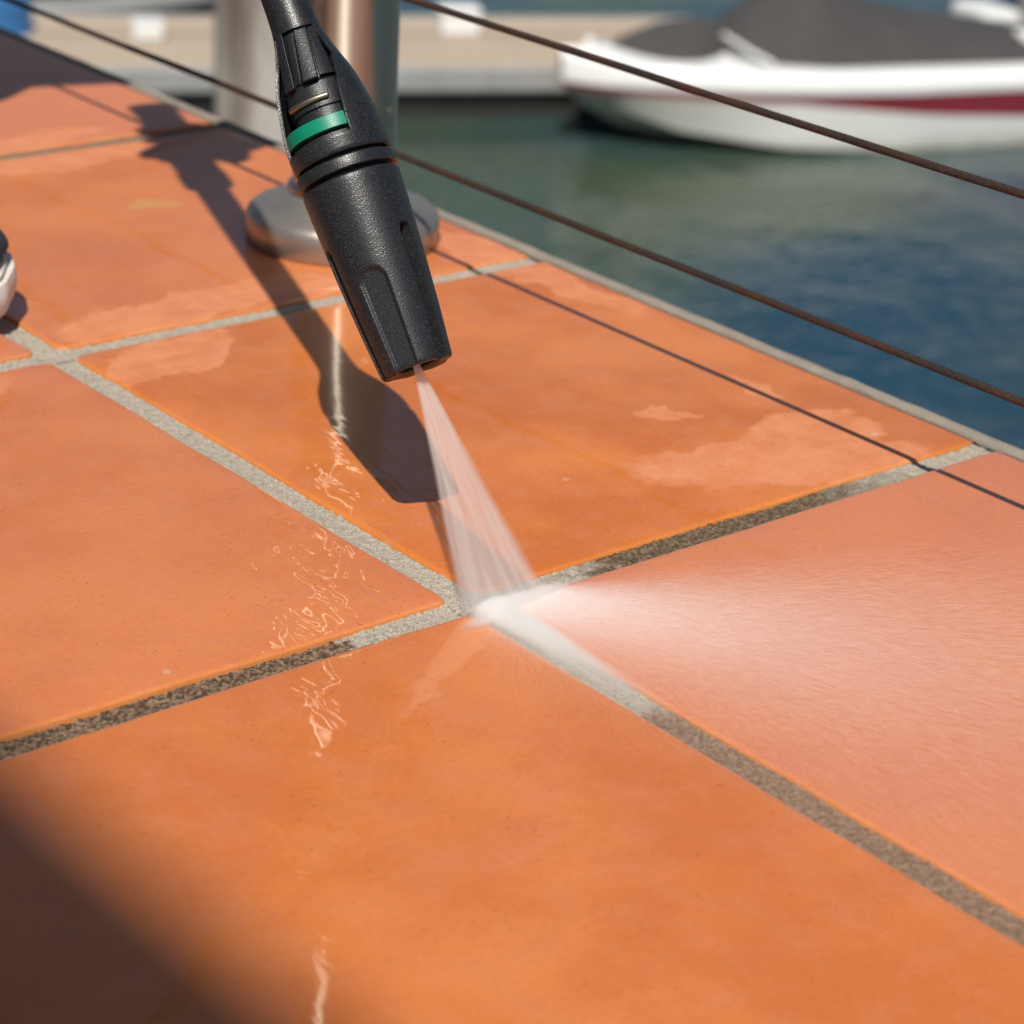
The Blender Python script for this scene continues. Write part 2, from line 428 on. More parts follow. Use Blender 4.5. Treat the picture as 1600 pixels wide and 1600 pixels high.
# ------------------------------------------------------------------ railing post and wires
PX, PY = .2122, .3775
def make_post():
    root = empty('railing_post', (PX, PY, 0))
    tag(root, 'round stainless railing post on a domed base flange at the terrace edge', 'post')
    lathe('base_flange', [(.0495, .0003), (.0502, .0012), (.0503, .0125), (.0492, .0155), (.0465, .0178), (.040, .0205), (.0335, .0235), (.0290, .0262), (.0272, .0275)], M_FLANGE, root, 96)
    lathe('tube', [(.0262, .0255), (.0262, 1.02)], M_STEEL, root, 96)
    lathe('weld_collar', [(.0266, .0268), (.0292, .0272), (.0290, .0292), (.0268, .0308)], M_STEEL, root, 64)
    lathe('cap', [(.0285, 1.018), (.0290, 1.022), (.0280, 1.032), (.020, 1.040), (.005, 1.043)], M_STEEL, root, 64)
    for z in (.0560, .1345):
        for s in (-1, 1):
            f = lathe('wire_ferrule', [(.0042, 0), (.0045, .0006), (.0045, .003), (.0036, .0045)], M_STEEL, root, 24)
            f.location = (0, s * .0255, z); f.rotation_euler = (-s * math.pi / 2, 0, 0)
make_post()

def make_wire(name, z, label):
    y0, y1 = -.62, 1.7; step = .0009; n = int((y1 - y0) / step); strands = 8
    V = []
    nv = strands * 6
    for i in range(n + 1):
        y = y0 + (y1 - y0) * i / n
        tw = y * 2 * math.pi / .016
        sag = -.0006 * math.sin((y + .62) * 2.7) + .0005 * mnoise.noise(Vector((y * 9, z * 50, 0)))
        ring = []
        for j in range(nv):
            a = 2 * math.pi * j / nv
            r = .00102 + .00074 * abs(math.cos((a * strands + tw * strands) / 2)) ** .6
            ring.append((PX + r * math.cos(a), y, z + sag + r * math.sin(a)))
        V.append(ring)
    o = grid(name, V, M_WIRE, None, wrap=True, cap0=True, cap1=True, sharp=32)
    return tag(o, label, 'wire', 'railing wires')
make_wire('railing_wire', .0560, 'lower rusty twisted wire rope, close above the tiles')
make_wire('railing_wire', .1345, 'upper rusty twisted wire rope, crossing in front of the white boat')

# ------------------------------------------------------------------ pressure washer lance
TIP = Vector((.00759, .04717, .07215)); AX = Vector((-.01874, .5794, .81483)).normalized()
NV = (CAM - TIP); NV = (NV - AX * NV.dot(AX)).normalized(); RV = AX.cross(NV)
mw = Matrix.Identity(4)
for i in range(3):
    mw[i][0] = RV[i]; mw[i][1] = -NV[i]; mw[i][2] = AX[i]; mw[i][3] = TIP[i]
# local frame: x to the right, -y towards the photographer, z up the lance from the nozzle mouth
lance = empty('pressure_washer_lance', mw=mw)
tag(lance, 'black pressure washer lance with fluted nozzle and green band, spraying the tile joint', 'lance')

def sstep(a, b, x):
    t = min(1, max(0, (x - a) / (b - a))); return t * t * (3 - 2 * t)

def make_barrel():
    wide = [(math.radians(a), math.radians(20.5), .0385) for a in (-15, 105, 225)]
    slot = [(math.radians(a), math.radians(10.2), .0505) for a in (49, 169, 289)]
    T = set(np.round(np.radians(np.arange(-60, 300, 1.5)), 5))
    for c, h, _ in wide + slot:
        for e in (-1, 1):
            for f in (.74, .80, .86, .90, .94, .98, 1.0, 1.03): T.add(round((c + e * h * f + math.pi / 3) % (2 * math.pi) - math.pi / 3, 5))
    TH = sorted(T); nth = len(TH)
    K = sorted(set([0, .0003, .0007, .0012, .002] + list(np.linspace(.004, .026, 14)) + list(np.linspace(.0265, .053, 80)) + list(np.linspace(.055, .0712, 12)) + [.0716, .0720, .0722]))
    def adiff(a, b): return (a - b + math.pi) % (2 * math.pi) - math.pi
    V, MK = [], []
    for k in K:
        R = float(np.interp(k, [0, .0004, .0012, .020, .040, .060, .0710, .0718, .0722], [.0130, .0134, .0137, .01545, .0169, .0180, .0185, .0184, .0181]))
        ring = []; mk = []
        for th in TH:                             # 0 = facing the photographer, + = right
            d = 0.0; dark = False
            for c, h, top in wide:                # shallow thumb flutes with a flat floor
                a = adiff(th, c); kr = R * h
                u = math.hypot(a / h, max(0, k - (top - kr)) / kr)
                if u < 1.05:
                    flat = R - (R * math.cos(h) - .0007) / math.cos(a)
                    d = max(d, flat * (1 - sstep(.74, 1.0, u)))
            for c, h, top in slot:
                a = adiff(th, c); kr = R * h
                u = math.hypot(a / h, max(0, k - (top - kr)) / kr)
                w_ = a / h; dark = dark or u < .93; d = max(d, .0046 * (.15 + .85 * min(1, max(0, (w_ + 1) / 1.75))) * (1 - sstep(.86, .98, u)))
            r = R - d; mk.append(dark)
            ring.append((r * math.sin(th), -r * math.cos(th), k))
        V.append(ring); MK.append(mk)
    def circ(r, k): return [(r * math.sin(t), -r * math.cos(t), k) for t in TH]
    V = [circ(.0068, .020), circ(.0072, .0012), circ(.0088, .0004)] + V + [circ(.0150, .0724)]
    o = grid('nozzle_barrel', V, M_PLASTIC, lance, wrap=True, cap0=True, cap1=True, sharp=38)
    o.data.materials.append(M_INNER)               # slot floors in smoother, darker plastic: recess shade put into the colour
    for i in range(len(MK) - 1):
        for j in range(nth):
            if MK[i][j] and MK[i][(j + 1) % nth]: o.data.polygons[(i + 3) * nth + j].material_index = 1
make_barrel()
lathe('nozzle_tip', [(.0066, .022), (.0062, .006), (.0050, .0035), (.0028, .0025), (.0010, .0022)], M_CLIP, lance, 32, sharp=60)
lathe('groove_core', [(.0147, .0718), (.0147, .0825)], M_INNER, lance, 64)
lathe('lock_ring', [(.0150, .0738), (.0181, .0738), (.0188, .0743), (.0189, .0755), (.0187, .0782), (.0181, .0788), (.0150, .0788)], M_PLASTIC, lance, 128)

RS = ([.0802, .0808, .086, .090, .096, .101, .106, .111, .1145, .118, .1225, .127, .1305, .134, .140, .150],
      [.0176, .0182, .0185, .01842, .0179, .0170, .0161, .0150, .01395, .0127, .0112, .0099, .00915, .0087, .00845, .0084])
def RSH(k): return float(np.interp(k, *RS))
def make_shroud():
    wk = ([.0865, .092, .097, .104, .1125, .1170, .1185, .124, .1305], [20.5, 21, 23.5, 28, 38, 44, 53, 50, 44])
    K = sorted(set([.0802, .0805, .0808] + list(np.linspace(.082, .0865, 6)) + list(np.linspace(.0865, .1305, 60)) + list(np.linspace(.1305, .150, 14))))
    nw, no = 40, 130; V = []
    for k in K:
        tr = math.radians(np.interp(k, *wk)); tl = math.radians(np.interp(k, [.0865, .10, .12, .1305], [-82, -80, -78, -70]))
        ths = list(np.linspace(tl, tr, nw, endpoint=False)) + list(np.linspace(tr, tl + 2 * math.pi, no, endpoint=False))
        r = RSH(k)
        V.append([(r * math.sin(t), -r * math.cos(t), k) for t in ths])
    V = np.array(V); nk = len(K)
    F = grid_faces(nk, nw + no, True, skip=lambda i, j: j < nw and K[i] >= .0864 and K[i + 1] <= .1306)
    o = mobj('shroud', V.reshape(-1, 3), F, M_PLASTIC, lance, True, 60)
    s = o.modifiers.new('wall', 'SOLIDIFY'); s.thickness = .0013; s.offset = -1; s.use_even_offset = True
    b = o.modifiers.new('edge', 'BEVEL'); b.width = .00025; b.segments = 2; b.limit_method = 'ANGLE'; b.angle_limit = math.radians(50)
make_shroud()
core = lathe('core', [(.0150, .0822), (.0152, .0885), (.0118, .0892), (.0118, .0990), (.0127, .0995), (.0127, .1085), (.0095, .1105), (.0078, .1280), (.0070, .1330)], M_INNER, lance, 72)

def arc_band(name, r0, r1, k0, k1, t0, t1, mat, n=48):
    V = []
    for t in np.linspace(math.radians(t0), math.radians(t1), n):
        s, c = math.sin(t), -math.cos(t); e = .0002
        V.append([(r * s, r * c, k) for r, k in ((r0, k0), (r1 - e, k0), (r1, k0 + e), (r1, k1 - e), (r1 - e, k1), (r0, k1))])
    o = grid(name, V, mat, lance, wrap=True, cap0=True, cap1=True); return o
arc_band('green_band', .0120, .01705, .0896, .0946, -86, 21, M_GREEN)
arc_band('green_tab', .0150, .0174, .0904, .0920, 20, 23.5, M_GREEN, 6)
pts = []
for t in np.linspace(math.radians(-62), math.radians(14), 30):
    pts.append((.0132 * math.sin(t), -.0132 * math.cos(t), .1025))
tube('spring_clip', pts, [.0005] + [.00115] * 28 + [.0005], M_CLIP, lance, 12)

def rib(name, corners, r_out, depth, mat, nu=10, nv=14, crown=0.0):
    """raised bar on the core: corners (s, k) bottom-left, bottom-right, top-right, top-left in local metres"""
    (a, b, c, d) = [np.array(q) for q in corners]
    top, bot = [], []
    for i in range(nv):
        t = i / (nv - 1); l = a + (d - a) * t; r = b + (c - b) * t; rt, rb = [], []
        for j in range(nu):
            u = j / (nu - 1); q = l + (r - l) * u
            rr = r_out(q[1]) if callable(r_out) else r_out
            nn = math.sqrt(max(1e-8, rr ** 2 - min(q[0] ** 2, (rr * .98) ** 2))) - crown * (2 * u - 1) ** 2
            rt.append((q[0], -nn, q[1])); rb.append((q[0] * .9, -(nn - depth), q[1]))
        top.append(rt); bot.append(rb)
    V = [p for r in top for p in r] + [p for r in bot for p in r]
    n = nu * nv; F = [f[::-1] for f in grid_faces(nv, nu)] + grid_faces(nv, nu, off=n)
    per = [j for j in range(nu)] + [i * nu + nu - 1 for i in range(1, nv)] + [(nv - 1) * nu + j for j in range(nu - 2, -1, -1)] + [i * nu for i in range(nv - 2, 0, -1)]
    for i in range(len(per)):
        p, q = per[i], per[(i + 1) % len(per)]
        F.append((p, q, n + q, n + p))
    o = mobj(name, V, F, mat, lance, True, 50)
    bm = bmesh.new(); bm.from_mesh(o.data); bmesh.ops.recalc_face_normals(bm, faces=bm.faces); bm.to_mesh(o.data); bm.free()
    b = o.modifiers.new('edge', 'BEVEL'); b.width = .0005; b.segments = 2; b.limit_method = 'ANGLE'; b.angle_limit = math.radians(45)
    return o
mm = .001
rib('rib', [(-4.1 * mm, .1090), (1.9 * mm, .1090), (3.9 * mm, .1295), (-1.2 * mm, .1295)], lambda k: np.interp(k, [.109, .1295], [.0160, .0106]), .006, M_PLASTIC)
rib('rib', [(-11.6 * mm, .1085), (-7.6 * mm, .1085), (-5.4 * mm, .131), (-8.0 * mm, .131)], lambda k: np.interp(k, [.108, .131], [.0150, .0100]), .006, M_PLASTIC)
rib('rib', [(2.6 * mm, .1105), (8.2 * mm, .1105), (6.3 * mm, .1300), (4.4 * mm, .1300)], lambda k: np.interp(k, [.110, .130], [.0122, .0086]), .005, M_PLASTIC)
rib('rib', [(-7.4 * mm, .1100), (-4.6 * mm, .1100), (-1.9 * mm, .1290), (-4.4 * mm, .1290)], lambda k: np.interp(k, [.110, .129], [.0112, .0080]), .005, M_INNER)
for s0, s1, k0, k1 in ((6.9, 9.0, .0932, .0938), (8.4, 11.2, .0937, .0945)):       # raised dark strips standing in for the catch slot's shade
    rib('catch_slot_shade', [(s0 * mm, k0), (s1 * mm, k0), (s1 * mm, k1), (s0 * mm, k1)], .01825, .001, M_INNER, 5, 4)

def make_lance_tube():
    V = []; nth = 120
    for k in list(np.linspace(.131, .20, 24)) + [.30, .40, .4005]:
        ring = []
        for j in range(nth):
            th = 2 * math.pi * j / nth
            r = float(np.interp(k, [.131, .145, .2, .40, .4005], [.0080, .0083, .0088, .0095, .005]))
            for c, wdt, dp in ((-22, .0011, .0016), (40, .0016, .0008), (140, .0016, .0012), (220, .0016, .0012)):
                a = abs((th - math.radians(c) + math.pi) % (2 * math.pi) - math.pi) * r
                r -= dp * (1 - sstep(wdt * .7, wdt * 1.5, a))
            ring.append((r * math.sin(th), -r * math.cos(th), k))
        V.append(ring)
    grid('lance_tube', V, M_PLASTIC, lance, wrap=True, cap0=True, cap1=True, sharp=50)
make_lance_tube()
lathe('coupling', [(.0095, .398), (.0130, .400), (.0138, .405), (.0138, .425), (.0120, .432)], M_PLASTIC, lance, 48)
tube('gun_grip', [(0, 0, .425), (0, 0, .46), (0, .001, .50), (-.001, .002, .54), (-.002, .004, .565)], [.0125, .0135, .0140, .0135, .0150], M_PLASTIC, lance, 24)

# ------------------------------------------------------------------ jet, mist (water in the air)
def vol_material(name, build):
    n = NT(name); n.t.nodes.remove(n.b)
    v = n.new('VolumePrincipled'); v.inputs['Color'].default_value = (.998, .992, .985, 1); v.inputs['Anisotropy'].default_value = .15
    n.put(v.inputs['Density'], build(n)); n.t.links.new(v.outputs[0], n.out.inputs['Volume'])
    return n.mat

IMP_L, IMP_R = Vector((-.0098, -.0083, .0005)), Vector((.0272, -.0050, .0005))
IMP = (IMP_L + IMP_R) / 2
APEX = TIP + AX * .0045
def make_jet():
    ez = (IMP - APEX); L = ez.length; ez.normalize()
    ex = (IMP_R - IMP_L); ex = (ex - ez * ex.dot(ez)).normalized(); ey = ez.cross(ex)
    half = (IMP_R - IMP_L).length / 2; k = half / L
    mwj = Matrix.Identity(4)
    for i in range(3): mwj[i][0] = ex[i]; mwj[i][1] = ey[i]; mwj[i][2] = ez[i]; mwj[i][3] = APEX[i]
    V = []
    for t in np.linspace(0, 1, 14):
        z = t * (L - .0004); w = .0010 + z * k * 1.12; th = .0009 + z * .030; ring = []
        for a in np.linspace(0, 2 * math.pi, 28, endpoint=False):
            ring.append((w * math.copysign(abs(math.cos(a)) ** .8, math.cos(a)), th * math.sin(a), z))
        V.append(ring)
    def build(n):
        s = n.new('SeparateXYZ'); n.put(s.inputs[0], n.obj()); x, y, z = s.outputs
        w = n.math('MULTIPLY_ADD', z, k, .0008); u = n.math('DIVIDE', x, w)
        c = n.new('CombineXYZ'); n.put(c.inputs[0], u); n.put(c.inputs[1], n.math('MULTIPLY', z, 5.0)); n.put(c.inputs[2], n.math('DIVIDE', y, n.math('MULTIPLY_ADD', z, .03, .0008)))
        st = n.noise(n.map(c.outputs[0], scale=(1, 1, .25)), 5.5, 4, .6)
        st = n.ramp(st, .30, .72, .30, 1.5)
        au = n.math('ABSOLUTE', u)
        edge = n.math('MULTIPLY', n.ramp(au, .80, 1.08, 1, 0), n.ramp(au, .2, .95, .75, 1.15))
        core_ = n.math('DIVIDE', 15.0, n.math('MULTIPLY_ADD', z, 1.0, .012))
        return n.math('MULTIPLY', n.math('MULTIPLY', st, edge), core_)
    o = grid('water_jet', V, vol_material('spray_volume', build), None, wrap=True, cap0=True, cap1=True)
    o.matrix_world = mwj
    return tag(o, 'white fan of water spraying from the nozzle onto the tile joint', 'water jet', kind='stuff')
make_jet()

def make_splash():
    # dense white water where the fan strikes, a low ragged bar lying across the joint
    nx, na = 30, 16; V = []
    for t in np.linspace(-1, 1, nx):
        x = t * .034; e = math.sqrt(max(0, 1 - t ** 4)) + .02
        V.append([(x, -.003 * t * t +   .0110 * e * math.cos(a), .0003 + max(0, .0080 * e * math.sin(a))) for a in np.linspace(-.15, math.pi + .15, na)])
    def build(n):
        p = n.obj()
        pn = n.vmath('ADD', p, n.vmath('MULTIPLY', n.vmath('SUBTRACT', n.noise(p, 160, 3, out=1), (.5, .5, .5)), (.006, .006, .003)))
        d1 = n.vmath('LENGTH', n.map(pn, (.002, .0, .0010), (0, 0, .05), (.017, .0070, .0058), 'TEXTURE'))
        d2 = n.vmath('LENGTH', n.map(pn, (-.013, -.0035, .001), (0, 0, .15), (.017, .0046, .0042), 'TEXTURE'))
        d3 = n.vmath('LENGTH', n.map(pn, (.017, .0005, .001), (0, 0, .12), (.016, .0050, .0046), 'TEXTURE'))
        f = n.math('ADD', n.math('MULTIPLY', n.math('POWER', n.ramp(d1, .0, 1.05, 1, 0), 1.6), 1500.0), n.math('ADD', n.math('MULTIPLY', n.math('POWER', n.ramp(d2, .0, 1.05, 1, 0), 1.6), 1200.0), n.math('MULTIPLY', n.math('POWER', n.ramp(d3, .0, 1.05, 1, 0), 1.6), 900.0)))
        return n.math('MULTIPLY', f, .55)
    o = grid('splash', V, vol_material('splash_volume', build), None, wrap=True, cap0=True, cap1=True)
    o.location = (IMP.x - .001, IMP.y - .0045, 0)
    tag(o, 'bright white splash where the water jet strikes the tile joint', 'splash', kind='stuff')
    # foaming water racing down the open joint
    V = []
    for t in np.linspace(0, 1, 22):
        y = -t * .108; w = .0078 + .002 * (1 - t); h = .0052 * (1 - t) + .0006
        V.append([(w * math.cos(a), y, -.0009 + max(0, h * math.sin(a)) + (.0 if math.sin(a) > 0 else .0004)) for a in np.linspace(-.2, math.pi + .2, 14)])
    def build2(n):
        p = n.obj(); s_ = n.new('SeparateXYZ'); n.put(s_.inputs[0], p); x, y, z = s_.outputs
        st = n.ramp(n.noise(n.map(p, scale=(1, .10, 1)), 480, 3, .6), .3, .7, .5, 1.4)
        f = n.math('MULTIPLY', n.ramp(n.math('ABSOLUTE', x), .004, .0085, 1, 0), n.ramp(y, -.106, .0, 0.0, 1.0, False))
        return n.math('MULTIPLY', n.math('MULTIPLY', n.math('POWER', f, 1.35), st), 560.0)
    o = grid('joint_stream', V, vol_material('stream_volume', build2), None, wrap=True, cap0=True, cap1=True)
    o.location = (.0015, IMP.y - .001, 0)
    tag(o, 'white water streaming along the open joint away from the jet', 'water', kind='stuff')
make_splash()

def make_mist():
    # blown spray: tens of thousands of hair-thin flying droplets, each a tiny needle along its own path
    n = NT('spray_droplets'); n.t.nodes.remove(n.b)
    d = n.new('BsdfDiffuse'); d.inputs[0].default_value = (.99, .985, .975, 1); t = n.new('BsdfTranslucent'); t.inputs[0].default_value = (.99, .985, .975, 1)
    mx = n.new('MixShader'); mx.inputs[0].default_value = .5; n.t.links.new(d.outputs[0], mx.inputs[1]); n.t.links.new(t.outputs[0], mx.inputs[2]); n.t.links.new(mx.outputs[0], n.out.inputs[0])
    g = np.random.default_rng(11); N = 1350000
    ang = np.radians(np.where(g.random(N) < .62, g.normal(-58, 20, N), g.uniform(-122, -20, N)))
    keep = g.random(N) < np.clip((np.degrees(-ang) - 8) / 26, .03, 1); ang = ang[keep]; N = len(ang)
    r = np.where(g.random(N) < .22, g.exponential(.028, N), g.gamma(1.9, .085, N)) + .003
    left = ang < np.radians(-96); r[left] = g.exponential(.030, left.sum()) + .002
    ok = (r < .50) & ~(left & (g.random(N) < .15)); ang, r = ang[ok], r[ok]; N = len(r)
    el = np.abs(g.normal(0, .040, N)) + .006
    L = np.clip(.0015 + .012 * r + g.exponential(.0012, N), .001, .008)
    rad = np.clip(g.normal(.0000020, .0000005, N), .000001, .000006)
    ox = g.uniform(-.012, .024, N); oy = -.0045 + g.normal(0, .0015, N)
    dx, dy, dz = np.cos(ang) * np.cos(el), np.sin(ang) * np.cos(el), np.sin(el)
    c = np.stack([IMP.x * .6 + ox + r * dx, oy + r * dy, .0008 + r * np.tan(el) * .75], 1)
    D = np.stack([dx, dy, dz * .6], 1); D /= np.linalg.norm(D, axis=1)[:, None]
    c[:, 2] = np.maximum(c[:, 2], .0006 + L * .5 * np.abs(D[:, 2]))
    S = np.cross(D, [0, 0, 1.0]); S /= np.linalg.norm(S, axis=1)[:, None]; U = np.cross(S, D)
    roll = g.uniform(0, 2 * math.pi, N)[:, None]; W = (S * np.cos(roll) + U * np.sin(roll)) * rad[:, None]
    V = np.stack([c - D * (L / 2)[:, None] - W, c - D * (L / 2)[:, None] + W, c + D * (L / 2)[:, None]], 1)
    F = np.arange(N * 3).reshape(-1, 3)
    me = bpy.data.meshes.new('mist'); me.vertices.add(N * 3); me.vertices.foreach_set('co', V.reshape(-1))
    me.loops.add(len(F) * 3); me.loops.foreach_set('vertex_index', F.reshape(-1)); me.polygons.add(len(F)); me.polygons.foreach_set('loop_start', np.arange(len(F)) * 3)
    me.update(calc_edges=True); me.materials.append(n.mat)
    o = bpy.data.objects.new('mist', me); col.objects.link(o)
    tag(o, 'white mist blown across the tiles from where the jet lands', 'mist', kind='stuff')
make_mist()

# ------------------------------------------------------------------ moored motorboat
def make_boat():
    b = Vector((.957, -.291, 0)).normalized(); l = Vector((-b.y, b.x, 0))
    mwb = Matrix.Identity(4); o = Vector((10.95, 12.50, WZ))
    for i in range(3): mwb[i][0] = b[i]; mwb[i][1] = l[i]; mwb[i][2] = (0, 0, 1)[i]; mwb[i][3] = o[i]
    mwb = mwb @ Matrix.Scale(.80, 4)
    root = empty('motorboat', mw=mwb)
    tag(root, 'white motorboat with red hull stripe and dark canvas covers, moored at the dock', 'boat')
    X = np.concatenate([np.linspace(0, 1.2, 16), np.linspace(1.3, 5.6, 30)])
    B = lambda x: np.interp(x, [0, .1, .3, .6, 1, 1.6, 2.3, 3.2, 5.6], [.03, .16, .34, .52, .70, .87, .98, 1.04, 1.0])
    S = lambda x: np.interp(x, [0, 1, 3, 5.6], [.80, .80, .77, .74])
    K = lambda x: np.interp(x, [0, .25, .6, 1.1, 2, 5.6], [.56, .34, .14, -.03, -.20, -.25])
    ZC = lambda x: np.interp(x, [0, .4, 1, 2, 3, 5.6], [.57, .40, .20, .06, .01, -.02])
    BC = lambda x: B(x) * np.interp(x, [0, .6, 2, 5.6], [.45, .80, .95, .97])
    def loft(name, f0, f1, mat, n=6, bulge=0.0, both=True):
        V = []
        for x in X:
            (y0, z0), (y1, z1) = f0(x), f1(x)
            half = [(y0 + (y1 - y0) * t + bulge * math.sin(math.pi * t) * min(1, x + .1), z0 + (z1 - z0) * t) for t in np.linspace(0, 1, n)]
            V.append(half)
        V = np.array(V)
        L = np.dstack([np.repeat(X[:, None], n, 1), V[..., 0], V[..., 1]]); Rr = L.copy(); Rr[..., 1] *= -1
        verts = np.concatenate([L.reshape(-1, 3), Rr.reshape(-1, 3)])
        F = grid_faces(len(X), n) + [f[::-1] for f in grid_faces(len(X), n, off=len(X) * n)]
        return mobj(name, verts, F, mat, root, True, 45)
    rail = lambda x: (B(x) + .022, S(x) - .20)
    strp = lambda x: (B(x) + .002, S(x) - .20 - np.interp(x, [0, 2, 3.5, 5.6], [.05, .09, .22, .33]))
    loft('upper_deck_edge', lambda x: (B(x) * .96, S(x)), rail, M_WHITE, 6, .03)
    loft('rub_rail', rail, lambda x: (B(x) + .004, S(x) - .215), M_WHITE, 2)
    loft('stripe', lambda x: (B(x) + .004, S(x) - .215), strp, M_RED, 3)
    loft('hull_side', strp, lambda x: (BC(x), ZC(x)), M_HULL, 6, .0)
    loft('hull_bottom', lambda x: (BC(x), ZC(x)), lambda x: (.0, K(x)), M_HULL, 4)
    loft('deck', lambda x: (B(x) * .96, S(x)), lambda x: (.0, S(x) + .09), M_WHITE, 5, .0)
    V = []; x = 5.6
    tr = [(B(x), S(x)), rail(x), strp(x), (BC(x), ZC(x)), (0, K(x))]
    pts_ = [(x, y, z) for y, z in tr] + [(x, -y, z) for y, z in tr[-2::-1]]
    mobj('transom', pts_, [tuple(range(len(pts_)))], M_WHITE, root, False)
    def cover(name, xs, hw, h, mat, base=.02, n=18, p=1.6):
        V = []
        for x, w, hh in zip(xs, hw, h):
            V.append([(x, w * s_, S(x) + base + .075 * (1 - abs(s_)) + hh * (1 - abs(s_) ** p)) for s_ in np.linspace(-1, 1, n)])
        return grid(name, V, mat, root, sharp=None)
    xs = np.linspace(.50, 1.72, 14)
    cover('bow_cover', xs, [.05 + .62 * math.sin(math.pi * min(1, t * 1.02) ** .8) * (.55 + .45 * t) for t in np.linspace(.02, .9, 14)], [.03 + .20 * math.sin(math.pi * t * .8) for t in np.linspace(0, 1, 14)], M_CANVAS)
    xs = np.linspace(1.55, 5.2, 30)
    hh = np.interp(xs, [1.55, 1.75, 2.15, 2.45, 3.0, 3.6, 4.3, 5.2], [.05, .22, .52, .60, .42, .28, .20, .06])
    hw = np.interp(xs, [1.55, 1.8, 2.4, 5.2], [.45, .66, .84, .86])
    cover('cockpit_cover', xs, hw, hh, M_CANVAS, p=2.2)
    tube('windscreen_rail', [(1.78, -.82, S(1.8) + .06), (1.66, -.62, S(1.7) + .12), (1.60, -.2, S(1.6) + .18), (1.60, .2, S(1.6) + .18), (1.66, .62, S(1.7) + .12), (1.78, .82, S(1.8) + .06)], .024, M_WHITE, root)
    box('seat_back', (4.7, .2, .80), (5.15, .85, 1.02), M_WHITE, root, .06)
    box('seat_back', (4.7, -.55, .80), (5.15, -.2, .95), M_WHITE, root, .06)
    lathe('cleat_light', [(.05, .86), (.06, .90), (.05, .96), (.02, .98)], M_WHITE, root, 16, loc=(.28, 0, 0))
make_boat()

# ------------------------------------------------------------------ floating dock and what stands on it
def make_dock():
    d = Vector((.897, -.442, 0)).normalized(); w = Vector((-d.y, d.x, 0))
    o = Vector((7.72, 14.85, WZ)); mwd = Matrix.Identity(4)
    for i in range(3): mwd[i][0] = d[i]; mwd[i][1] = w[i]; mwd[i][2] = (0, 0, 1)[i]; mwd[i][3] = o[i]
    root = empty('floating_dock', mw=mwd)
    tag(root, 'floating dock with bleached boards and grey side behind the boat', 'dock')
    Ln, Wd, top = 5.7, 1.75, .40
    y = .06; i = 0
    while y < Wd - .1:
        box('board', (.02, y, top - .035), (Ln - .02, y + .132, top + (i % 3) * .002), M_DECKWOOD, root, .006); y += .140; i += 1
    box('fascia', (-.02, -.02, top - .20), (Ln + .02, .05, top + .012), M_FENDER, root, .03)
    box('fascia', (-.02, Wd - .04, top - .20), (Ln + .02, Wd + .03, top + .012), M_FENDER, root, .03)
    box('float_tank', (.05, .06, -.25), (Ln - .05, Wd - .06, top - .21), M_DARK, root, .05)
    box('end_fascia', (-.06, -.015, top - .20), (-.022, Wd + .02, top + .01), M_FENDER, root, .01)
    for (x, y, s, hgt, nm, lab, mt) in ((3.55, 1.15, .16, .22, 'mooring_box', 'small white box standing on the dock between the post and the boat', M_WHITE), (1.05, .95, .12, .15, 'mooring_box', 'small white box on the dock left of the mooring pile', M_WHITE)):
        q = empty(nm, mw=mwd @ Matrix.Translation((x, y, top + .006))); tag(q, lab, 'box')
        box('body', (-s, -s * .8, 0), (s, s * .8, hgt * .75), mt, q, .02); box('lid', (-s * 1.05, -s * .85, hgt * .75 + .002), (s * 1.05, s * .85, hgt), mt, q, .02)
    # upturned dinghy and blue crate by the dock's near end
    q = empty('dinghy', mw=mwd @ Matrix.Translation((-.55, 2.55, 0)) @ Matrix.Rotation(.05, 4, 'Z')); tag(q, 'pale grey dinghy lying beside the far side of the dock', 'dinghy')
    V = []
    for t in np.linspace(0, 1, 20):
        wv = .62 * (1 - t ** 3.2) + .02; x = t * 2.6
        V.append([(x, wv * math.sin(a), .30 + .12 * t + (-.34 * math.cos(a) if abs(a) < math.pi / 2 else 0)) for a in np.linspace(-math.pi / 2, math.pi / 2, 14)])
    grid('hull', V, M_DINGHY, q, cap0=True)
    ring_ = [(0, -.62)] + [(t * 2.6, -(.62 * (1 - t ** 3.2) + .02)) for t in np.linspace(.05, 1, 14)]
    tube('gunwale_tube', [(x, y, .32 + .05 * x) for x, y in ring_] + [(x, -y, .32 + .05 * x) for x, y in ring_[::-1]], .11, M_DINGHY, q, 10)
    q = empty('blue_drum', mw=Matrix.Translation((8.18, 15.98, WZ))); tag(q, 'blue plastic drum float beside the end of the dock', 'drum')
    lathe('body', [(.24, -.2), (.27, -.18), (.28, .12), (.295, .14), (.28, .16), (.28, .34), (.295, .36), (.28, .38), (.27, .62), (.24, .64)], M_BLUE, q, 32)
    lathe('lid', [(.22, .641), (.22, .655), (.05, .662)], M_BLUE, q, 32)
make_dock()

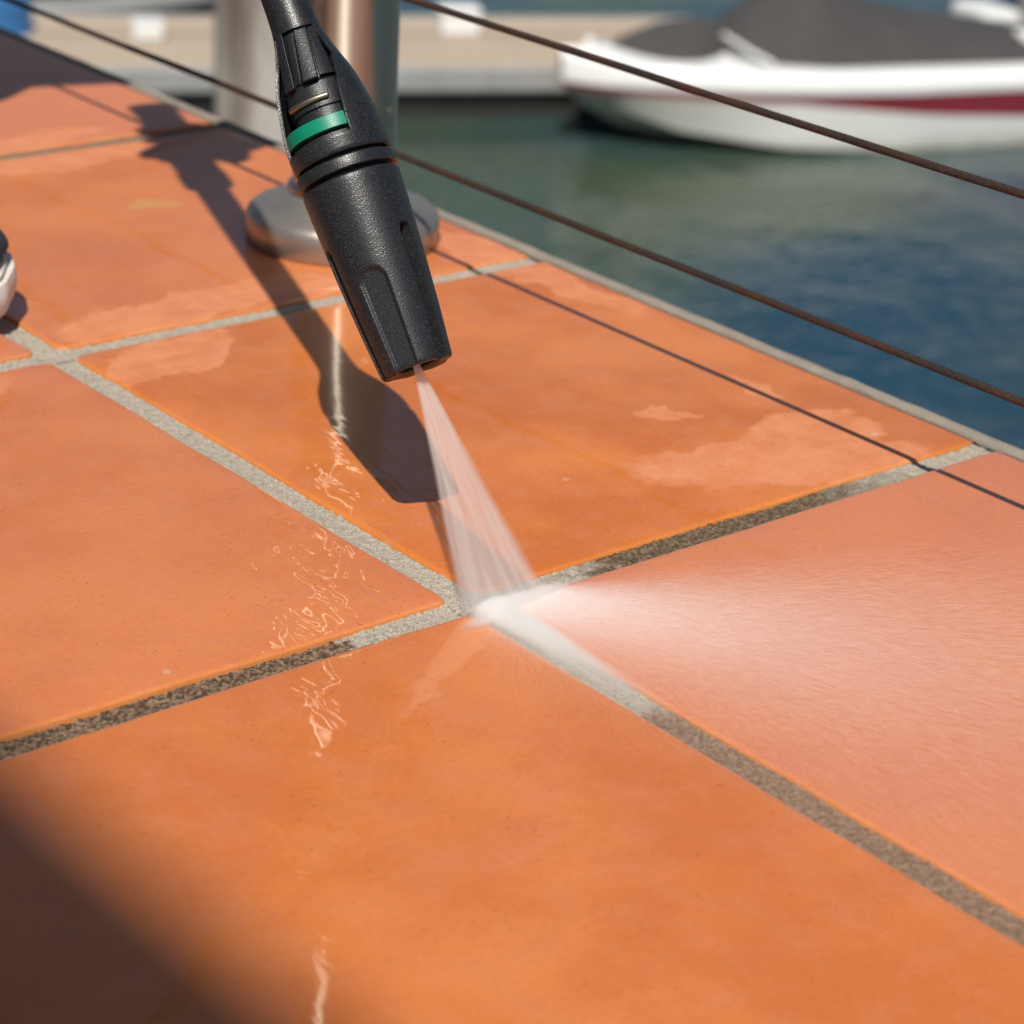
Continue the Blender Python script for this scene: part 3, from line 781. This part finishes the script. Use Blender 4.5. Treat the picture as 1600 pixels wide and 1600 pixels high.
def make_pile(name, px, py, depth, r, ztop, label):
    d = FWD + RIGHT * ((px - 800) / 3703.14) + DOWN * ((py - 800) / 3703.14); p = CAM + d * depth
    root = empty(name, (p.x, p.y, WZ)); tag(root, label, 'pile')
    n = 40; V = []
    for z in np.linspace(-2.0, ztop - WZ, 24):
        V.append([((r * (1 + .05 * mnoise.noise(Vector((math.cos(a) * 2, math.sin(a) * 2, z * .5))))) * math.cos(a), (r * (1 + .05 * mnoise.noise(Vector((math.cos(a) * 2, math.sin(a) * 2, z * .5))))) * math.sin(a), z) for a in np.linspace(0, 2 * math.pi, n, endpoint=False)])
    grid('trunk', V, M_PILE, root, wrap=True, cap0=True, cap1=True)
    zt = ztop - WZ
    lathe('cap', [(r * 1.08, zt + .001), (r * 1.1, zt + .03), (r * .5, zt + .2), (.01, zt + .24)], M_FENDER, root, 32)
make_pile('mooring_pile', 432, 100, 8.0, .205, 1.3, 'thick weathered mooring pile rising behind the railing post')
make_pile('mooring_pile', 1622, 30, 22.5, .20, 0.0, 'distant brown mooring pile in the water behind the boat')

# ------------------------------------------------------------------ roof whose edge shades the near left corner
RH = 3.6; rx = -.1865 - .03 - SU * (RH + .20)
roof = empty('roof_overhang', (rx, 0, 0)); tag(roof, 'flat roof edge above the terrace that shades the near left tiles', 'roof')
box('slab', (-4.0, -7, RH), (0, 7, RH + .18), M_CONC, roof)
box('fascia', (.002, -7, RH - .05), (.03, 7, RH + .20), M_WHITE, roof)
for yy in (-6, 6):
    box('column', (-3.9, yy - .12, -.012), (-3.66, yy + .12, RH - .002), M_CONC, roof, .01)

# ------------------------------------------------------------------ the person holding the lance (only a shoe tip is in frame)
HK = .480
def P_(x, y, z): return Vector((x, y, z))
def make_person():
    root = empty('person', (-.12, .45, 0)); tag(root, 'person in dark clothes gripping the lance, one white-soled sneaker toe at the left edge', 'person')
    pts, rad, edges = [], [], []
    def add(p, r, par=None):
        pts.append(Vector(p) - Vector((-.12, .45, 0))); rad.append(r); i = len(pts) - 1
        if par is not None: edges.append((par, i))
        return i
    H = TIP + AX * HK
    pel = add((-.40, .41, .80), .135)
    sp = add((-.30, .38, .95), .13, pel); ch = add((-.11, .32, 1.10), .135, sp); nk = add((-.06, .29, 1.23), .06, ch)
    hd = add((-.02, .29, 1.28), .07, nk); hd2 = add((.03, .29, 1.36), .095, hd); hd3 = add((.05, .29, 1.42), .07, hd2)
    ns = add((.135, .29, 1.34), .016, hd2)
    for yy, knee, ank in ((.33, (-.17, .345, .46), (-.235, .345, .095)), (.50, (-.035, .525, .50), (-.165, .580, .095))):
        hp = add((-.38, yy, .78), .098, pel); kn = add(knee, .066, hp); cf = add(tuple((Vector(knee) * .6 + Vector(ank) * .4)), .062, kn); an = add(ank, .043, cf)
    # right arm to the grip
    e1 = Vector((.06, -.12, .22)); e1 = (e1 - AX * e1.dot(AX)).normalized(); e2 = AX.cross(e1)
    sh = add((-.145, .195, 1.00), .058, ch); el = add((.036, .214, .668), .040, sh); wr = add(H + e1 * .050 + AX * .035, .029, el)
    pa = add(H + e1 * .030 + AX * .015, .024, wr)
    for f in range(4):
        kk = .030 - f * .0195; Lr = .0225
        prev = add(H + AX * kk + (e1 * math.cos(.35) + e2 * math.sin(.35)) * .028, .0095, pa)
        for a in (1.1, 1.9, 2.8, 3.5 - .15 * (f == 3)):
            prev = add(H + AX * (kk - .001) + (e1 * math.cos(a) + e2 * math.sin(a)) * Lr, .0083, prev)
    prev = add(H + AX * .022 + (e1 * math.cos(-.6) + e2 * math.sin(-.6)) * .027, .0105, pa)
    for a, kk in ((-1.3, .005), (-2.0, -.012)): prev = add(H + AX * kk + (e1 * math.cos(a) + e2 * math.sin(a)) * .0235, .0092, prev)
    # left arm resting back on the thigh
    sh2 = add((-.17, .48, 1.10), .07, ch); el2 = add((-.31, .62, .90), .047, sh2); wr2 = add((-.22, .62, .70), .030, el2); pa2 = add((-.18, .60, .655), .024, wr2)
    for f in range(4):
        prev = add((-.155, .572 + f * .019, .64), .009, pa2); prev = add((-.135, .570 + f * .020, .615), .0085, prev); prev = add((-.128, .569 + f * .020, .590), .0078, prev)
    prev = add((-.185, .565, .645), .0105, pa2); add((-.165, .545, .620), .0092, prev)
    me = bpy.data.meshes.new('body'); me.from_pydata([tuple(p) for p in pts], edges, [])
    o = bpy.data.objects.new('body', me); col.objects.link(o); o.parent = root
    sk = o.modifiers.new('skin', 'SKIN'); sk.use_smooth_shade = True
    for i, sv in enumerate(me.skin_vertices[0].data):
        sv.radius = (rad[i], rad[i]); sv.use_root = (i == pel)
    ss = o.modifiers.new('sub', 'SUBSURF'); ss.levels = 2; ss.render_levels = 2
    bpy.context.view_layer.update()
    dg = bpy.context.evaluated_depsgraph_get()
    me2 = bpy.data.meshes.new_from_object(o.evaluated_get(dg)); o.modifiers.clear(); o.data = me2
    me2.materials.clear()
    for mt in (M_DENIM, M_SHIRT, M_SKIN): me2.materials.append(mt)
    for p in me2.polygons:
        c = p.center + Vector((-.12, .45, 0)); k = 0 if c.z < .84 else 1
        if c.z > 1.27 and c.x > -.08: k = 2
        if (c - H).length < .085 or (c - Vector((-.16, .60, .64))).length < .085 and c.z > .56 and c.x > -.20: k = 2
        elif k == 0 and c.z > .5 and (c.y < .30): k = 1
        p.material_index = k; p.use_smooth = True
    hair = []
    for t in np.linspace(0, math.pi * .55, 10):
        hair.append([(.035 + .108 * math.sin(t) * math.cos(a) + .12, .29 - .45 + .102 * math.sin(t) * math.sin(a), 1.385 + .112 * math.cos(t)) for a in np.linspace(0, 2 * math.pi, 24, endpoint=False)])
    grid('hair', hair, M_HAIR, root, wrap=True, cap0=True)
    return root
person = make_person()

def make_shoe(toe, yaw, parent_loc):
    """sneaker built along +x with its toe at the origin, then turned"""
    L = .285
    def half(t):   # half width along the foot, t=0 toe, 1 heel
        return np.interp(t, [0, .015, .05, .12, .25, .35, .55, .75, .92, .985, 1], [.004, .018, .032, .043, .050, .050, .041, .036, .034, .022, .006])
    ts = np.concatenate([[0], np.linspace(.006, .06, 10), np.linspace(.08, .92, 24), np.linspace(.93, 1, 7)])
    def zb(t): return .012 * max(0, 1 - t / .28) ** 1.6 + .001
    def loop(V): return V
    rows = []
    def sole(z0f, z1f, grow0, grow1, name, mat, nseg=6):
        V = []
        for s in np.linspace(0, 1, nseg):
            g = grow0 + (grow1 - grow0) * s + .0016 * math.sin(math.pi * s)
            ring = []
            for t in ts: ring.append((-t * L + g * math.copysign(1, .5 - t) * max(0, 1 - 2 * abs(min(t, 1 - t)) / .12), half(t) + g, z0f(t) + (z1f(t) - z0f(t)) * s))
            for t in ts[::-1]: ring.append((-t * L + g * math.copysign(1, .5 - t) * max(0, 1 - 2 * abs(min(t, 1 - t)) / .12), -half(t) - g, z0f(t) + (z1f(t) - z0f(t)) * s))
            V.append(ring)
        return grid(name, V, mat, None, wrap=True, cap0=True, cap1=True)
    parts = [sole(zb, lambda t: zb(t) + .0150, 0, .0012, 'sole', M_RUBBER),
             sole(lambda t: zb(t) + .0152, lambda t: zb(t) + .0190, -.0030, -.0032, 'welt', M_RUBBER, 4),
             sole(lambda t: zb(t) + .0191, lambda t: zb(t) + .0260, -.0042, -.0062, 'toe_band', M_GREYTRIM, 4)]
    V = []
    for t in np.concatenate([np.linspace(.014, .06, 6), np.linspace(.08, .99, 26)]):
        hgt = np.interp(t, [.014, .06, .15, .3, .5, .62, .8, 1], [.006, .016, .026, .038, .062, .085, .085, .075])
        w = half(t) * .86
        V.append([(-t * L, w * math.cos(a), zb(t) + .023 + hgt * max(0, math.sin(a)) ** .75) for a in np.linspace(0, math.pi, 20)])
    parts.append(grid('upper', V, M_NAVY, None, cap0=True, cap1=True, sharp=None))
    for i in range(4):
        t = .36 + i * .06; hz = np.interp(t, [.3, .5, .62], [.038, .062, .085]) + .032
        parts.append(tube('lace', [(-t * L, -.022, hz - .008), (-t * L - .004, 0, hz + .004), (-t * L, .022, hz - .008)], .0028, M_RUBBER, None, 8))
    sh = empty('sneaker', mw=Matrix.Translation(toe) @ Matrix.Rotation(yaw, 4, 'Z'))
    for p in parts: p.parent = sh
    return sh
for toe, yaw, lab in ((Vector((.0110, .3655, 0)), -4, 'navy canvas sneaker with off-white rubber sole, toe showing'), (Vector((.060, .585, 0)), 3, None)):
    sh_ = make_shoe(toe, math.radians(yaw), None)
    sh_.parent = person; sh_.matrix_parent_inverse = Matrix.Translation((.12, -.45, 0))
    if lab: sh_['label'] = lab
